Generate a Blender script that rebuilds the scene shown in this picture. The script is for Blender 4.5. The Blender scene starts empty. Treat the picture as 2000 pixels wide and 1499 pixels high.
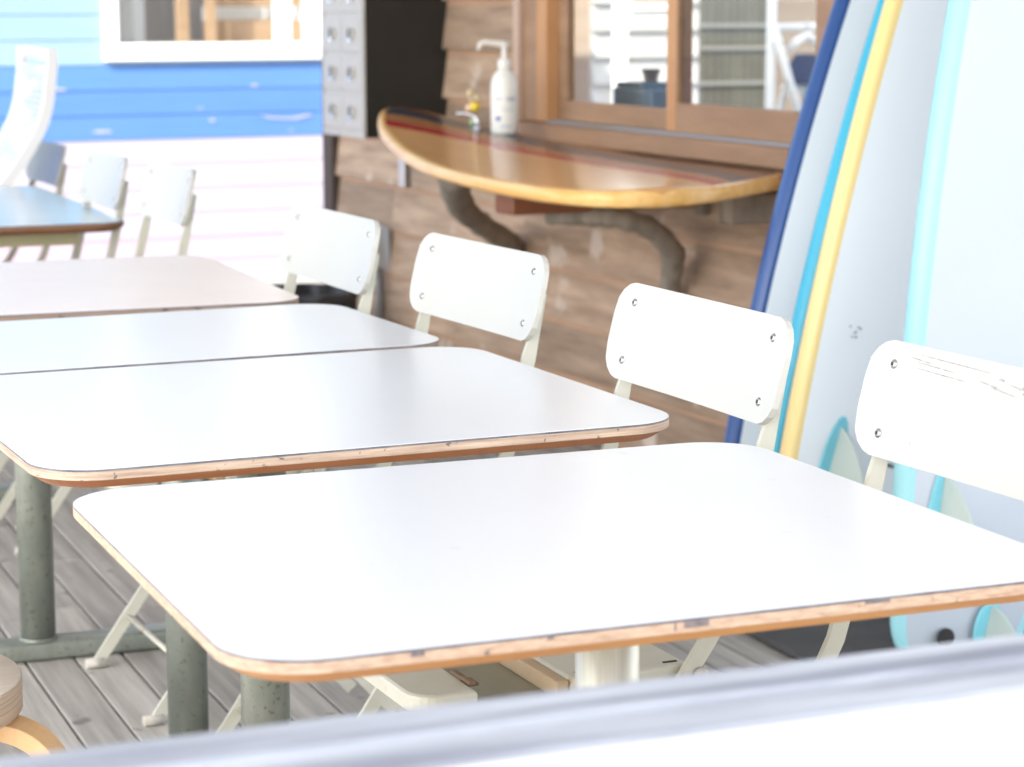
import bpy, math, random
from math import radians, sin, cos, pi, sqrt
from mathutils import Vector, Matrix
random.seed(7)
SC = bpy.context.scene
COL = SC.collection

# ------------------------------------------------------------------ camera
F_PX, PITCH, YAW, ROLL, CAMZ = 4526.9, .1633, .3856, -.0011, 1.2117
fwd = Vector((sin(YAW)*cos(PITCH), cos(YAW)*cos(PITCH), -sin(PITCH)))
rgt = Vector((cos(YAW), -sin(YAW), 0)); upv = rgt.cross(fwd)
R_ = rgt*cos(ROLL)+upv*sin(ROLL); U_ = -rgt*sin(ROLL)+upv*cos(ROLL)
cam = bpy.data.objects.new('camera', bpy.data.cameras.new('camera')); COL.objects.link(cam)
m = Matrix((R_, U_, -fwd)).transposed().to_4x4(); m.translation = Vector((0, 0, CAMZ))
cam.matrix_world = m
cam.data.sensor_width = 36; cam.data.lens = F_PX/2000*36
cam.data.clip_start = .05; cam.data.clip_end = 500
cam.data.dof.use_dof = True; cam.data.dof.focus_distance = 2.75; cam.data.dof.aperture_fstop = 7.0
SC.camera = cam

# ------------------------------------------------------------------ light
SUN_EL = radians(42); SUN_AZ = math.atan2(-.80, -.60)      # the sun stands behind and left of the camera
w = bpy.data.worlds.new('World'); SC.world = w; w.use_nodes = True
nt = w.node_tree; bgn = nt.nodes['Background']; sky = nt.nodes.new('ShaderNodeTexSky')
sky.sky_type = 'NISHITA'; sky.sun_disc = False; sky.sun_elevation = SUN_EL; sky.sun_rotation = SUN_AZ
sky.air_density = 1.0; sky.dust_density = 2.0
hsv = nt.nodes.new('ShaderNodeHueSaturation'); hsv.inputs['Saturation'].default_value = .42
nt.links.new(sky.outputs[0], hsv.inputs['Color']); nt.links.new(hsv.outputs[0], bgn.inputs[0]); bgn.inputs[1].default_value = .15
sl = bpy.data.lights.new('sun', 'SUN'); sl.energy = 2.0; sl.angle = radians(.5); sl.color = (1, .95, .87)
so = bpy.data.objects.new('sun', sl); COL.objects.link(so)
sd = Vector((sin(SUN_AZ)*cos(SUN_EL), cos(SUN_AZ)*cos(SUN_EL), sin(SUN_EL)))
so.rotation_euler = sd.to_track_quat('Z', 'Y').to_euler(); so.location = sd*20
SC.view_settings.view_transform = 'Standard'; SC.view_settings.look = 'None'; SC.view_settings.gamma = 1
SC.view_settings.exposure = 2.2
SC.cycles.max_bounces = 10; SC.cycles.diffuse_bounces = 6

# ------------------------------------------------------------------ materials
def mat(name, col, rough=.6, metal=0, var=None, vscale=(6, 6, 6), amt=.5, bump=0, bscale=None, spec=.5, island=0,
        spots=None, spot_scale=30, spot_lo=.62, coat=0, alpha_glass=False, detail=6, rnd=False, spot_detail=5):
    m = bpy.data.materials.new(name); m.use_nodes = True
    nt = m.node_tree; N = nt.nodes; L = nt.links; b = N['Principled BSDF']
    b.inputs['Roughness'].default_value = rough; b.inputs['Metallic'].default_value = metal
    b.inputs['Specular IOR Level'].default_value = spec
    b.inputs['Coat Weight'].default_value = coat; b.inputs['Coat Roughness'].default_value = .05
    tc = N.new('ShaderNodeTexCoord'); mp = N.new('ShaderNodeMapping'); mp.inputs['Scale'].default_value = vscale
    L.new(tc.outputs['Object'], mp.inputs['Vector'])
    vec = mp.outputs[0]; isl = None; spv = tc.outputs['Object']
    if rnd:
        oi = N.new('ShaderNodeObjectInfo'); mr_ = N.new('ShaderNodeMath'); mr_.operation = 'MULTIPLY'; mr_.inputs[1].default_value = 53
        L.new(oi.outputs['Random'], mr_.inputs[0]); a1 = N.new('ShaderNodeVectorMath'); a1.operation = 'ADD'; L.new(vec, a1.inputs[0]); L.new(mr_.outputs[0], a1.inputs[1]); vec = a1.outputs[0]
        a2 = N.new('ShaderNodeVectorMath'); a2.operation = 'ADD'; L.new(spv, a2.inputs[0]); L.new(mr_.outputs[0], a2.inputs[1]); spv = a2.outputs[0]
    if island:
        g = N.new('ShaderNodeNewGeometry'); isl = g.outputs['Random Per Island']
        ml = N.new('ShaderNodeMath'); ml.operation = 'MULTIPLY'; ml.inputs[1].default_value = 37
        L.new(isl, ml.inputs[0]); ad = N.new('ShaderNodeVectorMath'); ad.operation = 'ADD'
        L.new(vec, ad.inputs[0]); L.new(ml.outputs[0], ad.inputs[1]); vec = ad.outputs[0]
    nz = N.new('ShaderNodeTexNoise'); nz.inputs['Scale'].default_value = 1; nz.inputs['Detail'].default_value = detail
    nz.inputs['Roughness'].default_value = .62
    L.new(vec, nz.inputs['Vector'])
    out = None
    c2 = var if var else tuple(min(1, c*.93) for c in col)
    rp = N.new('ShaderNodeValToRGB'); rp.color_ramp.elements[0].position = .5-amt*.5; rp.color_ramp.elements[1].position = .5+amt*.5
    rp.color_ramp.elements[0].color = (*c2, 1); rp.color_ramp.elements[1].color = (*col, 1)
    L.new(nz.outputs['Fac'], rp.inputs[0]); out = rp.outputs[0]
    if island:
        hs = N.new('ShaderNodeHueSaturation'); mr = N.new('ShaderNodeMapRange')
        mr.inputs['To Min'].default_value = 1-island; mr.inputs['To Max'].default_value = 1+island
        L.new(isl, mr.inputs['Value']); L.new(mr.outputs[0], hs.inputs['Value']); L.new(out, hs.inputs['Color']); out = hs.outputs[0]
    if spots:
        n2 = N.new('ShaderNodeTexNoise'); n2.inputs['Scale'].default_value = spot_scale; n2.inputs['Detail'].default_value = 5
        L.new(spv, n2.inputs['Vector'])
        r2 = N.new('ShaderNodeValToRGB'); r2.color_ramp.elements[0].position = spot_lo; r2.color_ramp.elements[1].position = spot_lo+.06
        r2.color_ramp.elements[0].color = (0, 0, 0, 1); r2.color_ramp.elements[1].color = (1, 1, 1, 1)
        L.new(n2.outputs['Fac'], r2.inputs[0])
        mx = N.new('ShaderNodeMixRGB'); mx.inputs[2].default_value = (*spots, 1)
        L.new(r2.outputs[0], mx.inputs[0]); L.new(out, mx.inputs[1]); out = mx.outputs[0]
    L.new(out, b.inputs['Base Color'])
    if bump:
        bn = N.new('ShaderNodeBump'); bn.inputs['Strength'].default_value = bump; bn.inputs['Distance'].default_value = .004
        L.new(nz.outputs['Fac'], bn.inputs['Height']); L.new(bn.outputs[0], b.inputs['Normal'])
    m['ramp'] = 1
    return m

M = {}
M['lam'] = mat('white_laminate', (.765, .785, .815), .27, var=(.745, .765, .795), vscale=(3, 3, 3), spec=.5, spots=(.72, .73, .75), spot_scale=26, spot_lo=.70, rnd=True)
M['lamp'] = mat('pinkish_laminate', (.86, .75, .69), .34)  # white top with a pink reflection put into its base colour
M['lamb'] = mat('blue_grey_laminate', (.46, .58, .65), .18)  # top whose blue reflection is put into the base colour
M['lamline'] = mat('laminate_edge_line', (.07, .075, .10), .6, var=(.22, .21, .22), vscale=(20, 20, 20), amt=.3)
M['chip'] = mat('bruised_plywood', (.30, .25, .24), .7, var=(.14, .12, .12), vscale=(150, 150, 150))
M['ply'] = mat('plywood_edge_pale', (.68, .50, .36), .65, var=(.44, .28, .19), vscale=(60, 60, 240), amt=.4, spots=(.22, .16, .13), spot_scale=90, spot_lo=.66)
M['bevel'] = mat('varnished_bevel_orange', (.72, .36, .13), .4, var=(.55, .23, .07), vscale=(6, 30, 60), amt=.5)
M['ply2'] = mat('plywood_edge_worn', (.62, .48, .36), .65, var=(.33, .22, .16), vscale=(12, 12, 300), amt=.4, spots=(.14, .11, .10), spot_scale=110, spot_lo=.64)
M['bevel2'] = mat('varnished_bevel_red_brown', (.42, .17, .06), .4, var=(.30, .10, .035), vscale=(5, 20, 60), amt=.5)
M['ply3'] = mat('plywood_edge_grey_brown', (.36, .25, .18), .7, var=(.17, .12, .09), vscale=(9, 9, 200), amt=.4, spots=(.08, .06, .05), spot_scale=30, spot_lo=.58)
M['bevel3'] = mat('varnished_bevel_dark', (.22, .10, .045), .5, var=(.14, .06, .03), vscale=(5, 20, 60))
M['under'] = mat('plywood_underside', (.45, .33, .22), .7)
M['post'] = mat('grey_green_painted_steel', (.30, .32, .28), .32, metal=.35, var=(.19, .21, .18), vscale=(22, 22, 9), amt=.42, bump=.2, spots=(.165, .165, .125), spot_scale=130, spot_lo=.60, rnd=True)
M['galv'] = mat('galvanised_steel', (.80, .78, .70), .38, metal=.5, var=(.42, .40, .32), vscale=(55, 55, 4), amt=.6, spots=(.42, .33, .22), spot_scale=25, spot_lo=.68)
M['chair'] = mat('cream_enamel', (.535, .522, .472), .33, var=(.515, .498, .447), vscale=(5, 5, 5), coat=.2, rnd=True, spots=(.36, .33, .28), spot_scale=42, spot_lo=.745)
M['chairleg'] = mat('cream_painted_steel', (.56, .55, .47), .4, var=(.49, .475, .385), vscale=(18, 18, 18), spots=(.40, .24, .11), spot_scale=22, spot_lo=.655, rnd=True)
M['khaki'] = mat('khaki_steel', (.33, .33, .25), .45, var=(.27, .27, .20), vscale=(12, 3, 12))
M['tan'] = mat('tan_rim', (.50, .38, .24), .6, var=(.40, .28, .17))
M['rust'] = mat('rusty_bolt', (.35, .24, .15), .6, metal=.4, var=(.14, .09, .06), vscale=(90, 90, 90))
M['rivet'] = mat('nickel_rivet', (.55, .54, .50), .22, metal=1)
M['rubber'] = mat('white_rubber', (.62, .60, .54), .7, var=(.4, .36, .3), vscale=(60, 60, 60))
M['deck'] = mat('weathered_deck_boards', (.47, .445, .41), .8, var=(.25, .232, .21), vscale=(45, 2.2, 45), amt=.42, bump=.5, island=.16, spots=(.19, .175, .165), spot_scale=14, spot_lo=.66, detail=9)
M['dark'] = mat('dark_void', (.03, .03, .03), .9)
M['conc'] = mat('pale_concrete', (.55, .54, .52), .9, var=(.45, .44, .42), vscale=(1, 1, 1), bump=.2)
M['clap'] = mat('weathered_cedar', (.52, .375, .265), .75, var=(.225, .15, .10), vscale=(7, 3.0, 26), amt=.46, bump=.6, island=.26, spots=(.60, .50, .42), spot_scale=5, spot_lo=.63, detail=9)
M['clapfresh'] = mat('less_weathered_cedar', (.56, .35, .22), .7, var=(.38, .24, .15), vscale=(5, 3, 16), amt=.5)  # orange strip along the top of each board, just under the lap
M['clapdark'] = mat('dark_cedar_trim', (.09, .06, .05), .75, var=(.05, .035, .03), vscale=(8, 8, 2))
M['frame'] = mat('brown_window_frame', (.40, .245, .145), .5, var=(.26, .15, .085), vscale=(18, 3, 18), amt=.5, bump=.25)
M['framelt'] = mat('pale_window_frame', (.60, .33, .15), .5, var=(.45, .23, .10), vscale=(18, 18, 3), amt=.5)
M['trim'] = mat('pinkish_wood_trim', (.55, .40, .32), .6, var=(.42, .29, .22), vscale=(20, 20, 2))
M['alu'] = mat('aluminium_track', (.55, .55, .55), .3, metal=.8)
M['white'] = mat('white_paint', (.82, .82, .82), .45, var=(.78, .78, .78))
M['roofw'] = mat('pale_roof_underside', (.62, .62, .62), .8)
M['black'] = mat('black_panel', (.012, .012, .011), .35, var=(.016, .016, .015))
M['steel'] = mat('grey_locker_steel', (.50, .475, .45), .4, var=(.46, .44, .415), vscale=(4, 4, 4))
M['lock'] = mat('black_lock', (.02, .02, .02), .4)
M['chrome'] = mat('chrome', (.75, .77, .82), .12, metal=1)
M['lbb'] = mat('light_blue_siding', (.22, .33, .45), .55, var=(.20, .31, .43), vscale=(2, 2, 12), island=.03)
M['blb'] = mat('blue_siding', (.078, .185, .44), .55, var=(.066, .165, .41), vscale=(2, 2, 14), island=.04, spots=(.30, .34, .46), spot_scale=5, spot_lo=.665)
M['bare'] = mat('bare_primer', (.34, .34, .40), .7, var=(.25, .28, .38), vscale=(40, 40, 60))
M['pkb'] = mat('lavender_white_siding', (.40, .375, .43), .55, var=(.375, .35, .42), vscale=(2, 2, 12), island=.03)
M['pkb2'] = mat('pink_siding', (.44, .33, .38), .55, var=(.40, .34, .41), vscale=(1, 1, 12))
M['int1'] = mat('interior_wood_orange', (.40, .27, .17), .6, var=(.32, .2, .12), vscale=(2, 2, 30))
M['int2'] = mat('interior_grey_slats', (.30, .27, .25), .7, var=(.2, .18, .17), vscale=(40, 2, 2))
M['honey'] = mat('honey_varnish', (.72, .41, .18), .20, spec=.20, var=(.60, .31, .12), vscale=(40, 1.5, 40), amt=.6)
M['redst'] = mat('red_stringer', (.46, .02, .03), .20, spec=.20)
M['bluest'] = mat('teal_stringer', (.008, .05, .10), .20, spec=.20, var=(.04, .05, .07), vscale=(3, 1, 3))
M['brownst'] = mat('brown_varnish', (.24, .095, .045), .20, spec=.20, var=(.17, .065, .03), vscale=(40, 2, 40))
M['honey2'] = mat('orange_varnish', (.44, .20, .08), .20, spec=.20, var=(.34, .15, .06), vscale=(40, 1.5, 40), amt=.6)
M['gold'] = mat('golden_rail_varnish', (.90, .60, .26), .22, spec=.3, var=(.72, .36, .08), vscale=(30, 1, 30))
M['branch'] = mat('grey_driftwood', (.13, .12, .10), .8, var=(.05, .045, .038), vscale=(25, 25, 9), amt=.5, bump=.8)
M['branch2'] = mat('pale_driftwood', (.33, .285, .23), .8, var=(.17, .14, .11), vscale=(25, 25, 9), amt=.5, bump=.8)
M['block'] = mat('red_brown_block', (.25, .085, .035), .5, var=(.17, .055, .02), vscale=(20, 3, 20))
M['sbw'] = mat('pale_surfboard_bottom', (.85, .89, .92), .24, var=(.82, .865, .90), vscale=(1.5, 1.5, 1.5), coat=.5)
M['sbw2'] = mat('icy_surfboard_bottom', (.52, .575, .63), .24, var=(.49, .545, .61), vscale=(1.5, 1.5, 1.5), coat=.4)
M['navy'] = mat('navy_rail', (.014, .065, .24), .3, var=(.018, .075, .27), vscale=(6, 6, 2), coat=.2)
M['cyan'] = mat('cyan_rail', (.05, .46, .66), .3, var=(.04, .42, .62), vscale=(6, 6, 2))
M['yellow'] = mat('yellow_rail', (.86, .69, .28), .3, var=(.84, .62, .27), vscale=(6, 6, 2))
M['beige'] = mat('beige_deck', (.60, .48, .38), .5, var=(.55, .43, .34))
M['aqua'] = mat('aqua_rail', (.36, .69, .74), .3, var=(.33, .66, .72), vscale=(6, 6, 2))
M['aquafin'] = mat('aqua_fin_patch', (.20, .58, .68), .35)
M['fin'] = mat('pale_green_fibreglass_fin', (.50, .57, .53), .25, var=(.44, .52, .48), vscale=(7, 7, 7))
M['plastic'] = mat('white_plastic_bottle', (.84, .83, .78), .35)
M['ink'] = mat('grey_blue_ink', (.45, .47, .56), .6, var=(.55, .57, .62), vscale=(90, 90, 90), amt=.4)
M['inkb'] = mat('blue_emblem_ink', (.12, .16, .45), .6)
M['inkk'] = mat('dark_print', (.10, .11, .13), .6)
M['scr'] = mat('scratch_dirt', (.20, .19, .18), .7, var=(.5, .49, .47), vscale=(120, 120, 120), amt=.4)
M['beadY'] = mat('yellow_bead', (.85, .62, .03), .15, coat=1)
M['beadC'] = mat('cream_bead', (.75, .62, .36), .2, coat=1)
M['beadG'] = mat('green_bead', (.45, .58, .32), .2, coat=1)
M['beadP'] = mat('peach_bead', (.78, .52, .36), .2, coat=1)
M['bbox'] = mat('slate_blue_box', (.20, .27, .34), .5)
M['cup'] = mat('brass_cup', (.38, .28, .18), .35, metal=.4)
M['birch'] = mat('birch_veneer', (.80, .53, .28), .4, var=(.70, .43, .21), vscale=(50, 50, 8), amt=.5)
M['stoolt'] = mat('weathered_stool_seat', (.66, .60, .52), .6, var=(.50, .45, .39), vscale=(4, 30, 4), amt=.5)
M['stoole'] = mat('layered_plywood_rim', (.56, .44, .33), .6, var=(.38, .27, .19), vscale=(3, 3, 420), amt=.3)
M['rail_top'] = mat('weathered_grey_blue_timber', (.52, .55, .60), .75, var=(.17, .18, .225), vscale=(1.6, 22, 30), amt=.30, bump=.5, spots=(.25, .24, .29), spot_scale=6, spot_lo=.60)
M['rail_side'] = mat('cream_painted_timber', (.58, .56, .52), .6, var=(.50, .485, .45), vscale=(2, 12, 20))
M['matt'] = mat('dark_rubber_mat', (.045, .045, .048), .8, var=(.085, .08, .078), vscale=(9, 9, 9), bump=.3)
M['conduit'] = mat('grey_conduit', (.26, .25, .25), .4, metal=.3)
M['hood'] = mat('grey_metal_hood', (.42, .44, .47), .35, metal=.5)
M['lampw'] = mat('white_glass_globe', (.85, .80, .70), .2)
M['binm'] = mat('dark_ribbed_plastic', (.025, .025, .028), .4, var=(.045, .045, .05), vscale=(3, 3, 3))
M['beige_sid'] = mat('beige_siding', (.36, .28, .21), .7, var=(.30, .23, .17), vscale=(3, 3, 20), island=.03)
M['shedw'] = mat('white_shed_boards', (.42, .41, .39), .6)
M['railg'] = mat('grey_rail', (.22, .22, .20), .6)
M['screen'] = mat('grey_green_screen', (.13, .13, .10), .8, var=(.07, .06, .05), vscale=(16, 16, 2), amt=.5)
M['shirtd'] = mat('dark_navy_cloth', (.05, .06, .11), .9)
M['shirtc'] = mat('cyan_cloth', (.10, .55, .75), .9)
M['shirtw'] = mat('cream_cloth', (.82, .79, .72), .9)
M['print'] = mat('white_slats_printed_grey', (.80, .80, .80), .5, var=(.52, .54, .60), vscale=(3, 3, 16), amt=.16, detail=2)
M['olive'] = mat('olive_painted_wood', (.36, .33, .20), .6)
g = bpy.data.materials.new('window_glass'); g.use_nodes = True; nn = g.node_tree.nodes; bb = nn['Principled BSDF']
bb.inputs['Transmission Weight'].default_value = 1; bb.inputs['Roughness'].default_value = 0; bb.inputs['IOR'].default_value = 1.45
tr = nn.new('ShaderNodeBsdfTransparent'); gl = nn.new('ShaderNodeBsdfGlossy'); gl.inputs['Roughness'].default_value = .01
fr = nn.new('ShaderNodeFresnel'); fr.inputs['IOR'].default_value = 1.3; mx = nn.new('ShaderNodeMixShader')
tr.inputs[0].default_value = (.93, .94, .93, 1)
ge = nn.new('ShaderNodeNewGeometry'); m1 = nn.new('ShaderNodeMath'); m1.operation = 'SUBTRACT'; m1.inputs[0].default_value = 1
m2 = nn.new('ShaderNodeMath'); m2.operation = 'MULTIPLY'; g.node_tree.links.new(ge.outputs['Backfacing'], m1.inputs[1])
g.node_tree.links.new(m1.outputs[0], m2.inputs[0]); g.node_tree.links.new(fr.outputs[0], m2.inputs[1]); g.node_tree.links.new(m2.outputs[0], mx.inputs[0]); g.node_tree.links.new(tr.outputs[0], mx.inputs[1]); g.node_tree.links.new(gl.outputs[0], mx.inputs[2])
g.node_tree.links.new(mx.outputs[0], nn['Material Output'].inputs[0]); M['glass'] = g

# ------------------------------------------------------------------ mesh helpers
class MB:
    def __init__(s): s.v = []; s.f = []; s.mi = []; s.mats = []; s.sm = []
    def _m(s, k):
        k = M[k] if isinstance(k, str) else k
        if k not in s.mats: s.mats.append(k)
        return s.mats.index(k)
    def add(s, vs, fs, m, smooth=False):
        o = len(s.v); s.v += [tuple(v) for v in vs]; i = s._m(m)
        for f in fs: s.f.append(tuple(a+o for a in f)); s.mi.append(i); s.sm.append(smooth)
    def box(s, c, d, m, rot=None, ch=.0):
        x, y, z = (q/2 for q in d); k = min(ch, x*.9, y*.9, z*.9)
        if k <= 0:
            vs = [Vector((a*x, b*y, e*z)) for a in (-1, 1) for b in (-1, 1) for e in (-1, 1)]
            fs = [(0, 1, 3, 2), (4, 6, 7, 5), (0, 4, 5, 1), (2, 3, 7, 6), (0, 2, 6, 4), (1, 5, 7, 3)]
        else:
            vs = []; idx = {}
            for a in (-1, 1):
                for b in (-1, 1):
                    for e in (-1, 1):
                        for ax in range(3):
                            p = [a*(x-k), b*(y-k), e*(z-k)]; p[ax] = (a*x, b*y, e*z)[ax]
                            idx[(a, b, e, ax)] = len(vs); vs.append(Vector(p))
            I = idx; fs = []
            for a in (-1, 1):
                q = [I[(a, -1, -1, 0)], I[(a, 1, -1, 0)], I[(a, 1, 1, 0)], I[(a, -1, 1, 0)]]; fs.append(q if a > 0 else q[::-1])
                q = [I[(-1, a, -1, 1)], I[(-1, a, 1, 1)], I[(1, a, 1, 1)], I[(1, a, -1, 1)]]; fs.append(q if a > 0 else q[::-1])
                q = [I[(-1, -1, a, 2)], I[(1, -1, a, 2)], I[(1, 1, a, 2)], I[(-1, 1, a, 2)]]; fs.append(q if a > 0 else q[::-1])
            for a in (-1, 1):
                for b in (-1, 1):
                    fs.append([I[(a, b, -1, 0)], I[(a, b, 1, 0)], I[(a, b, 1, 1)], I[(a, b, -1, 1)]])
                    fs.append([I[(a, -1, b, 0)], I[(a, 1, b, 0)], I[(a, 1, b, 2)], I[(a, -1, b, 2)]])
                    fs.append([I[(-1, a, b, 1)], I[(1, a, b, 1)], I[(1, a, b, 2)], I[(-1, a, b, 2)]])
                    for e in (-1, 1): fs.append([I[(a, b, e, 0)], I[(a, b, e, 1)], I[(a, b, e, 2)]])
        if rot: vs = [rot @ v for v in vs]
        s.add([v+Vector(c) for v in vs], fs, m)
    def rect(s, x0, x1, y0, y1, z0, z1, m, ch=0): s.box(((x0+x1)/2, (y0+y1)/2, (z0+z1)/2), (x1-x0, y1-y0, z1-z0), m, ch=ch)
    def loops(s, rings, m, cap0=True, cap1=True, smooth=True, closed=True, mfun=None):
        n = len(rings[0]); o = len(s.v)
        for r in rings: s.v += [tuple(p) for p in r]
        for i in range(len(rings)-1):
            for j in range(n if closed else n-1):
                k = (j+1) % n
                s.f.append((o+i*n+j, o+i*n+k, o+(i+1)*n+k, o+(i+1)*n+j)); s.mi.append(s._m(mfun(i, j) if mfun else m)); s.sm.append(smooth)
        mm = s._m(m)
        if cap0: s.f.append(tuple(o+j for j in range(n))[::-1]); s.mi.append(mm); s.sm.append(False)
        if cap1: s.f.append(tuple(o+(len(rings)-1)*n+j for j in range(n))); s.mi.append(mm); s.sm.append(False)
    def tube(s, pts, rad, m, n=12, flat=1.0, up=None):
        pts = [Vector(p) for p in pts]; rings = []
        for i, p in enumerate(pts):
            t = (pts[min(i+1, len(pts)-1)]-pts[max(i-1, 0)]).normalized()
            u0 = Vector(up) if up else (Vector((0, 0, 1)) if abs(t.z) < .95 else Vector((0, 1, 0)))
            a = t.cross(u0).normalized(); b = a.cross(t).normalized(); r = rad[i] if isinstance(rad, (list, tuple)) else rad
            rings.append([p+a*(r*cos(q))+b*(r*flat*sin(q)) for q in [2*pi*j/n for j in range(n)]])
        s.loops(rings, m)
    def lathe(s, prof, m, c=(0, 0, 0), n=28, mfun=None):
        s.loops([[Vector(c)+Vector((r*cos(a), r*sin(a), z)) for a in [2*pi*j/n for j in range(n)]] for r, z in prof], m, mfun=mfun)
    def strip(s, pts, width, thick, m, y0):
        """flat bar bent in the x-z plane: width lies in that plane, thickness along y"""
        pts = [Vector((p[0], 0, p[1])) for p in pts]; rings = []
        for i, p in enumerate(pts):
            t = (pts[min(i+1, len(pts)-1)]-pts[max(i-1, 0)]).normalized(); nrm = Vector((t.z, 0, -t.x))
            wd_ = width[i] if isinstance(width, (list, tuple)) else width
            a = nrm*wd_/2; y = Vector((0, thick/2, 0)); q = p+Vector((0, y0, 0))
            rings.append([q-a-y, q+a-y, q+a+y, q-a+y])
        s.loops(rings, m, smooth=False)
    def obj(s, name, parent=None, auto=False, bevel=0):
        me = bpy.data.meshes.new(name); me.from_pydata(s.v, [], s.f)
        for mm in s.mats: me.materials.append(mm)
        me.polygons.foreach_set('material_index', s.mi); me.polygons.foreach_set('use_smooth', s.sm); me.update()
        import bmesh
        b = bmesh.new(); b.from_mesh(me); bmesh.ops.recalc_face_normals(b, faces=b.faces); b.to_mesh(me); b.free()
        o = bpy.data.objects.new(name, me); COL.objects.link(o)
        if parent: o.parent = parent
        if bevel:
            bv = o.modifiers.new('bevel', 'BEVEL'); bv.width = bevel; bv.segments = 2; bv.limit_method = 'ANGLE'; bv.angle_limit = radians(40)
        return o

def tag(o, label=None, cat=None, group=None, kind=None):
    if label: o['label'] = label
    if cat: o['category'] = cat
    if group: o['group'] = group
    if kind: o['kind'] = kind
    return o
def thing(name, label, cat, loc=(0, 0, 0), rz=0, group=None):
    o = bpy.data.objects.new(name, None); COL.objects.link(o); o.location = loc; o.rotation_euler = (0, 0, rz)
    return tag(o, label, cat, group)
def copy_tree(o, parent=None):
    c = o.copy(); COL.objects.link(c); c.parent = parent
    for ch in [k for k in bpy.data.objects if k.parent == o]: copy_tree(ch, c)
    return c
BA = radians(3.9)
def BP(n, w, z=0): return Vector((n*cos(BA)-w*sin(BA), n*sin(BA)+w*cos(BA), z))
def smooth_path(pts, k=6):
    pts = [Vector(p) for p in pts]; out = []
    for i in range(len(pts)-1):
        p0 = pts[max(i-1, 0)]; p1 = pts[i]; p2 = pts[i+1]; p3 = pts[min(i+2, len(pts)-1)]
        for j in range(k):
            t = j/k
            out.append(.5*((2*p1)+(p2-p0)*t+(2*p0-5*p1+4*p2-p3)*t*t+(3*p1-p0-3*p2+p3)*t**3))
    return out+[pts[-1]]

# ------------------------------------------------------------------ ground and deck
b = MB(); b.add([(-120, -120, -.13), (120, -120, -.13), (120, 120, -.13), (-120, 120, -.13)], [(0, 1, 2, 3)], 'conc')
tag(b.obj('ground'), kind='structure')
b = MB(); y_end = 9.85
x = -2.6; pit = .090
while x < 5.0:
    y = -.4-random.random()*1.8
    while y < y_end:
        L_ = random.choice([1.8, 2.4, 3.6]); y1 = min(y+L_, y_end)
        if y1-max(y, -.4) > .05: b.rect(x+.0025, x+pit-.0025, max(y, -.4)+.001, y1-.002, -.03, random.uniform(-.0012, 0), 'deck', ch=.002)
        y += L_
    x += pit
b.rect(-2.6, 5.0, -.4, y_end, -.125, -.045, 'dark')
tag(b.obj('deck_floor'), kind='structure')

# ------------------------------------------------------------------ foreground railing
t = thing('wooden_railing', 'blurred grey blue timber handrail across the front of the deck', 'railing', (0, 1.195, 0))
b = MB(); b.rect(-1.6, 3.0, -.054, -.002, .772, .80, 'rail_top', ch=.004); b.rect(-1.6, 3.0, .001, .053, .7725, .8005, 'rail_top', ch=.004); b.obj('top_rail', t)
b = MB(); b.rect(-1.6, 3.0, -.058, -.0545, .785, .7985, 'rail_side', ch=.001); b.rect(-1.6, 3.0, -.0565, -.0545, .50, .784, 'rail_side'); b.rect(-1.6, 3.0, -.0542, -.022, .50, .7715, 'rail_side'); b.obj('side_board', t)
for px in (-1.2, .2, 1.6):
    b = MB(); b.rect(px-.045, px+.045, -.021, .045, 0, .7715, 'rail_side', ch=.003); b.obj('rail_post', t)

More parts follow.
